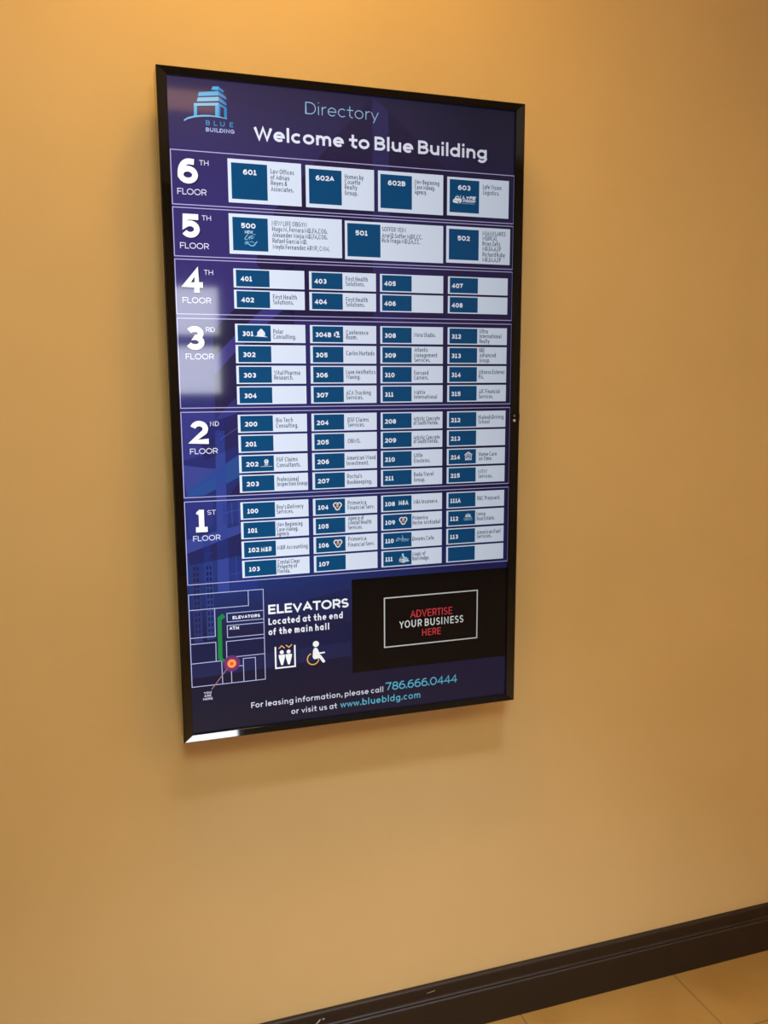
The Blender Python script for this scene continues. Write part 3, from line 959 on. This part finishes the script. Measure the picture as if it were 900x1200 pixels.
# fifth floor
tile(-234.4, -25.6, 302.0, 371.5, -228.0, -164.4, 308.0, 365.6, '500',
     [(-157.0, 353.9, -92.5, 'NEW LIFE OBGYN'), (-156.6, 343.9, -53.2, 'Hugo M. Ferrara MD,FA,COG.'), (-156.4, 333.7, -53.3, 'Alexander Mejia MD,FA,COG.'),
      (-156.3, 323.5, -91.9, 'Rafael Garcia MD.'), (-156.2, 313.0, -49.6, 'Meybi Fernandez ARNP, CNM.')], (emblem_mother, -198.0, 330.0),
     ncx=-199.8, nz=347.4)
tile(-19.8, 177.5, 300.6, 370.2, -15.2, 49.8, 306.2, 366.0, '501',
     [(52.6, 353.9, 100.3, 'SOFFER VEIN'), (52.5, 342.6, 134.3, 'Ariel D.Soffer MDE,CC.'), (52.5, 333.5, 130.0, 'Rick Fraga MD,EA,CC.')],
     ncx=12.4, nz=345.0)
tile(184.0, 320.4, 302.4, 371.2, 189.4, 252.5, 308.4, 366.0, '502',
     [(260.4, 356.4, 310.1, 'MIAMI LAKES'), (260.5, 347.3, 292.1, 'MEDICAL'), (260.6, 337.1, 299.1, 'Brian Zafis'), (260.8, 327.4, 300.6, 'MD,EA,A,EP'),
      (260.9, 316.5, 309.5, 'Richard Kuby'), (261.1, 306.7, 301.0, 'MD,EA,A,EP')],
     ncx=220.4, nz=345.0)

# the lower floors share one grid of columns
CX = [(-229.0, -98.5, -224.5, -163.6, -216.2), (-89.6, 40.4, -84.8, -25.4, -79.6), (48.6, 178.2, 52.6, 112.6, 56.9), (188.2, 317.0, 192.0, 251.9, 196.2)]
TR = lambda s: (emblem_trefoil, s[0], s[1])
ROWS = {
    276.4: [('401', [], None), ('403', [(-19.2, 260.4, 23.8, 'First Health'), (-19.3, 251.5, 17.6, 'Solutions.')], None), ('405', [], None), ('407', [], None)],
    239.2: [('402', [(-158.0, 223.8, -113.5, 'First Health'), (-158.0, 214.6, -120.0, 'Solutions.')], None),
            ('404', [(-19.2, 222.6, 23.8, 'First Health'), (-19.3, 213.6, 17.6, 'Solutions.')], None), ('406', [], None), ('408', [], None)],
    179.0: [('301', [(-159.0, 161.6, -140.2, 'Polar'), (-159.1, 152.4, -116.7, 'Consulting.')], (emblem_igloo, -181.5, 163.6)),
            ('304B', [(-19.6, 161.8, 24.3, 'Conference'), (-19.7, 153.0, 2.2, 'Room.')], (emblem_homes, -37.8, 162.4)),
            ('308', [(117.8, 159.2, 162.3, 'Nova Studio.')], None),
            ('312', [(256.2, 168.0, 274.4, 'Ultra'), (256.3, 158.4, 304.5, 'International'), (256.5, 148.4, 278.4, 'Realty')], None)],
    141.4: [('302', [], None), ('305', [(-20.0, 123.2, 36.6, 'Carlos Hurtado')], None),
            ('309', [(117.9, 130.6, 147.1, 'Atlantic'), (117.9, 120.4, 166.1, 'Management'), (117.9, 111.0, 151.5, 'Services.')], None),
            ('313', [(256.7, 131.0, 268.1, 'K&E'), (256.8, 121.0, 292.7, 'Advanced'), (257.0, 110.9, 279.9, 'Group.')], None)],
    104.0: [('303', [(-159.3, 86.6, -110.1, 'Vital Pharma'), (-159.2, 77.8, -123.4, 'Research.')], None),
            ('306', [(-20.4, 88.1, 38.5, 'Luxe Aesthetics'), (-20.5, 78.6, 7.8, 'Waxing.')], None),
            ('310', [(117.9, 86.1, 147.2, 'Forward'), (117.9, 77.1, 147.3, 'Carriers.')], None),
            ('314', [(255.9, 87.7, 312.8, 'Alfonso Estevez'), (256.0, 78.2, 266.6, 'PA.')], None)],
    66.6: [('304', [], None), ('307', [(-20.7, 48.8, 28.5, 'ACA Trucking'), (-20.9, 39.8, 12.9, 'Services.')], None),
           ('311', [(117.9, 48.8, 140.8, 'Matrix'), (117.9, 39.6, 166.0, 'International')], None),
           ('315', [(256.4, 49.3, 302.8, 'JJC Financial'), (256.5, 39.1, 288.0, 'Services.')], None)],
    14.5: [('200', [(-157.6, -1.0, -125.7, 'Bio Tech'), (-157.8, -11.3, -115.9, 'Consulting.')], None),
           ('204', [(-18.1, -2.9, 23.9, 'DSF Claims'), (-18.2, -12.4, 15.4, 'Services.')], None),
           ('208', [(116.7, -2.9, 172.1, 'Artistic Concrete'), (116.7, -11.2, 169.0, 'of South Florida.')], None),
           ('212', [(256.2, -2.4, 312.1, 'Hialeah Driving'), (256.3, -11.6, 280.9, 'School')], None)],
    -22.6: [('201', [], None), ('205', [(-18.6, -43.5, 6.7, 'OBMS.')], None),
            ('209', [(116.7, -40.1, 172.3, 'Artistic Concrete'), (116.7, -47.7, 169.2, 'of South Florida.')], None), ('213', [], None)],
    -60.2: [('202', [(-158.1, -75.0, -117.9, 'FGF Claims'), (-158.3, -85.4, -112.5, 'Consultants.')], (emblem_swirl, -178.0, -76.0)),
            ('206', [(-21.1, -76.4, 37.5, 'American Wood'), (-21.2, -86.6, 23.3, 'Investment.')], None),
            ('210', [(117.6, -75.5, 135.8, 'Little'), (117.6, -86.2, 152.3, 'Einsteins.')], None),
            ('214', [(258.6, -77.5, 298.4, 'Home Care'), (258.7, -86.3, 287.7, 'on Time.')], (emblem_care, 235.0, -75.6))],
    -97.4: [('203', [(-158.2, -112.6, -117.1, 'Professional'), (-158.4, -121.4, -99.7, 'Inspection Group')], None),
            ('207', [(-20.6, -112.0, 9.5, "Rocha's"), (-20.8, -123.4, 29.5, 'Bookkeeping.')], None),
            ('211', [(117.6, -113.5, 159.2, 'Bada Travel'), (117.6, -124.2, 141.3, 'Group.')], None),
            ('215', [(257.6, -112.8, 277.3, 'MSW'), (257.8, -122.4, 289.2, 'Services.')], None)],
    -148.6: [('100', [(-160.5, -165.3, -108.5, "Roy's Delivery"), (-160.7, -174.2, -128.3, 'Services.')], None),
             ('104', [(-20.0, -164.2, 17.6, 'Primerica'), (-20.1, -173.5, 34.3, 'Financial Serv.')], (emblem_trefoil, -41.0, -164.6)),
             ('108', [(116.8, -168.6, 169.4, 'M&A Insurance.')], (emblem_letters('M&A'), 85.0, -164.6)),
             ('111A', [(256.0, -168.0, 308.0, 'R&C Prepsant.')], None)],
    -185.8: [('101', [(-160.8, -199.1, -111.2, 'New Beginning'), (-161.1, -208.4, -119.6, 'Case Manag.'), (-161.3, -216.8, -136.9, 'Agency.')], None),
             ('105', [(-19.4, -194.5, 12.6, 'Agency of'), (-19.5, -203.5, 28.0, 'Mental Health'), (-19.6, -212.9, 9.4, 'Services.')], None),
             ('109', [(114.6, -201.1, 146.9, 'Primerica'), (114.6, -211.0, 174.2, 'Hector Aristizabal')], (emblem_trefoil, 94.6, -200.6)),
             ('112', [(255.1, -200.0, 274.3, 'Leesa'), (255.2, -210.1, 295.8, 'Real Estate.')], (emblem_crown, 236.0, -201.4))],
    -223.2: [('102', [(-161.1, -243.8, -101.8, 'M&R Accounting')], (emblem_letters('M&R'), -192.5, -240.8)),
             ('106', [(-19.9, -236.1, 17.0, 'Primerica'), (-20.0, -247.3, 33.8, 'Financial Serv.')], (emblem_trefoil, -41.0, -238.0)),
             ('110', [(114.6, -243.8, 162.0, 'Dreams Cafe.')], (emblem_cafe, 93.0, -237.6)),
             ('113', [(256.0, -238.8, 309.3, 'American Fuel'), (256.1, -247.4, 289.3, 'Services.')], None)],
    -260.3: [('103', [(-160.9, -272.0, -117.6, 'Crystal Clear'), (-161.1, -281.0, -123.1, 'Property of'), (-161.4, -290.0, -136.9, 'Florida.')], None),
             ('107', [], None), ('111', [(114.6, -274.6, 142.6, 'Magic of'), (114.6, -284.2, 150.8, 'Knowledge.')], (emblem_magic, 95.0, -276.0)),
             ('', [], None)],
}
for zt, row in ROWS.items():
    for c in range(4):
        num, lines, emb = row[c]
        x0, x1, bx0, bx1, nx = CX[c]
        tile(x0, x1, zt - 33.2, zt, bx0, bx1, zt - 31.2, zt - 2.0, num, lines, emb, nz=zt - 21.6, nx=nx)

# ---- floor plan of the lobby
a = Art()
ML = lit((176, 182, 222))
a.outline(-330.6, -190.4, -498.2, -318.4, 1.4, ML, 4)
for p_ in ([(-330.6, -348.3), (-219.2, -348.2), (-219.2, -318.4)],
           [(-283.4, -348.3), (-283.6, -402.4), (-330.6, -402.4)],
           [(-190.4, -360.0), (-260.6, -360.0), (-260.6, -376.9), (-190.4, -376.9)],
           [(-190.4, -384.0), (-260.8, -384.0), (-260.8, -407.6), (-190.4, -407.6)],
           [(-190.4, -414.6), (-263.3, -415.0), (-263.5, -447.0), (-190.4, -446.6)],
           [(-330.6, -414.2), (-283.3, -414.2), (-283.8, -451.2)],
           [(-330.6, -452.4), (-273.6, -452.0), (-272.8, -498.2)],
           [(-255.6, -468.0), (-255.6, -498.2)], [(-255.6, -465.9), (-232.2, -465.9)],
           [(-232.2, -498.2), (-232.2, -452.0), (-208.9, -452.0), (-208.9, -498.2)]):
    a.stroke(p_, 1.4, ML, 4)
GREEN = lit((28, 128, 66))
a.poly([(-278.6, -366.5), (-269.0, -359.4), (-263.6, -366.8), (-271.0, -371.4), (-271.6, -446.5), (-266.0, -452.4), (-270.6, -455.2), (-280.0, -447.6)], GREEN, 5)
a.disc(-254.6, -459.2, 15.5, lit((66, 40, 104)), 5); a.ring(-254.6, -459.2, 15.2, 1.2, lit((120, 62, 124)), 6)
a.ring(-254.6, -459.2, 12.0, 1.2, lit((150, 60, 100)), 6)
a.stroke([(-294.6, -506.8), (-262.0, -467.0)], 1.5, lit((168, 112, 120)), 5)
a.disc(-254.6, -459.2, 9.4, lit((236, 96, 52)), 7); a.ring(-254.6, -459.2, 5.6, 3.2, lit((255, 170, 96)), 8)
a.disc(-254.6, -459.2, 3.6, lit((224, 92, 36)), 8)
a.text('ELEVATORS', -250.2, -372.4, 6.2, 1.5, WHITE, 5, width=52.6, track=.2)
a.text('ATM', -257.0, -393.0, 6.6, 1.5, WHITE, 5, width=18.4, track=.2)
for s, z in (('YOU', -514.4), ('ARE', -520.4), ('HERE', -526.6)):
    a.text(s, -302.0, z, 4.4, 1.0, lit((200, 200, 220)), 5, align='c', track=.25, k=.9)
a.build('lobby_map', screen)['label'] = 'white line floor plan with a green path and orange marker'

# ---- elevator notice
a = Art()
a.text('ELEVATORS', -181.4, -369.0, 18.6, 3.8, lit((244, 245, 250)), 5, width=161.0, track=.12)
a.text('Located at the end', -181.6, -390.2, 13.2, 2.4, lit((240, 241, 248)), 5, width=148.6, track=.19, word=.44)
a.text('of the main hall', -182.0, -410.6, 13.2, 2.4, lit((240, 241, 248)), 5, width=121.0, track=.19, word=.44)
a.build('elevator_text', screen)['label'] = 'white lettering about the elevators'
a = Art()
WH, GOLD = lit((246, 246, 246)), lit((232, 176, 88))
a.stroke([(-169.4, -435.4), (-169.4, -478.6), (-131.0, -478.6), (-131.0, -435.4)], 3.0, WH, 5)
for cx_ in (-157.0, -143.4):
    a.disc(cx_, -447.4, 4.0, WH, 5)
    a.poly([(cx_ - 6.4, -452.4), (cx_ + 6.4, -452.4), (cx_ + 6.0, -458.0), (cx_ + 1.8, -473.4), (cx_ - 1.8, -473.4), (cx_ - 6.0, -458.0)], WH, 5)
a.stroke([(-162.8, -439.6), (-157.0, -434.4), (-151.2, -439.6)], 2.0, GOLD, 5)
a.stroke([(-148.6, -433.6), (-142.6, -438.8), (-136.6, -433.6)], 2.0, GOLD, 5)
a.build('elevator_symbol', screen)['label'] = 'white elevator pictogram with gold arrows'
a = Art()
a.ring(-94.6, -467.6, 11.6, 2.2, GOLD, 5, 110, 350)
a.disc(-88.6, -437.6, 6.2, WH, 6)
a.poly([(-94.4, -449.6), (-91.6, -445.6), (-87.2, -445.4), (-84.4, -449.4), (-82.4, -455.6), (-70.6, -455.2), (-70.6, -458.0), (-82.0, -459.0), (-77.6, -462.8), (-70.0, -474.6), (-72.4, -477.6), (-75.6, -476.6), (-81.6, -467.6), (-92.6, -468.4), (-95.6, -463.6)], WH, 6)
a.build('wheelchair_symbol', screen)['label'] = 'white wheelchair pictogram with gold wheel'

# ---- advertising panel
a = Art()
a.rect(-13.4, 329.5, -506.0, -313.6, lit((3, 3, 4)), 4)
a.outline(54.4, 258.8, -459.6, -357.2, 2.4, lit((206, 208, 206)), 5)
a.text('ADVERTISE', 110.0, -403.0, 15.6, 2.0, lit((208, 58, 66)), 5, width=92.6, track=.14)
a.text('YOUR BUSINESS', 86.0, -423.0, 15.4, 2.1, lit((228, 230, 228)), 5, width=141.6, track=.2, word=.42)
a.text('HERE', 135.8, -443.6, 14.6, 2.0, lit((208, 58, 66)), 5, width=41.4, track=.16)
a.build('advertising_panel', screen)['label'] = 'black advertising panel with white frame and red lettering'

# ---- leasing line
a = Art()
TXT, CY = lit((214, 216, 236)), lit((94, 186, 214))
a.text('For leasing information, please call', -219.6, -553.6, 11.4, 1.75, TXT, 5, width=270.6, track=.19, word=.44)
a.text('786.666.0444', 56.2, -552.0, 17.4, 2.3, CY, 5, width=158.6, track=.12)
a.text('or visit us at', -140.6, -576.2, 11.4, 1.75, TXT, 5, width=94.0, track=.19, word=.44)
a.text('www.bluebldg.com', -40.4, -576.0, 13.8, 2.0, CY, 5, width=172.4, track=.2)
a.build('leasing_text', screen)['label'] = 'white and pale blue contact lines at the foot'
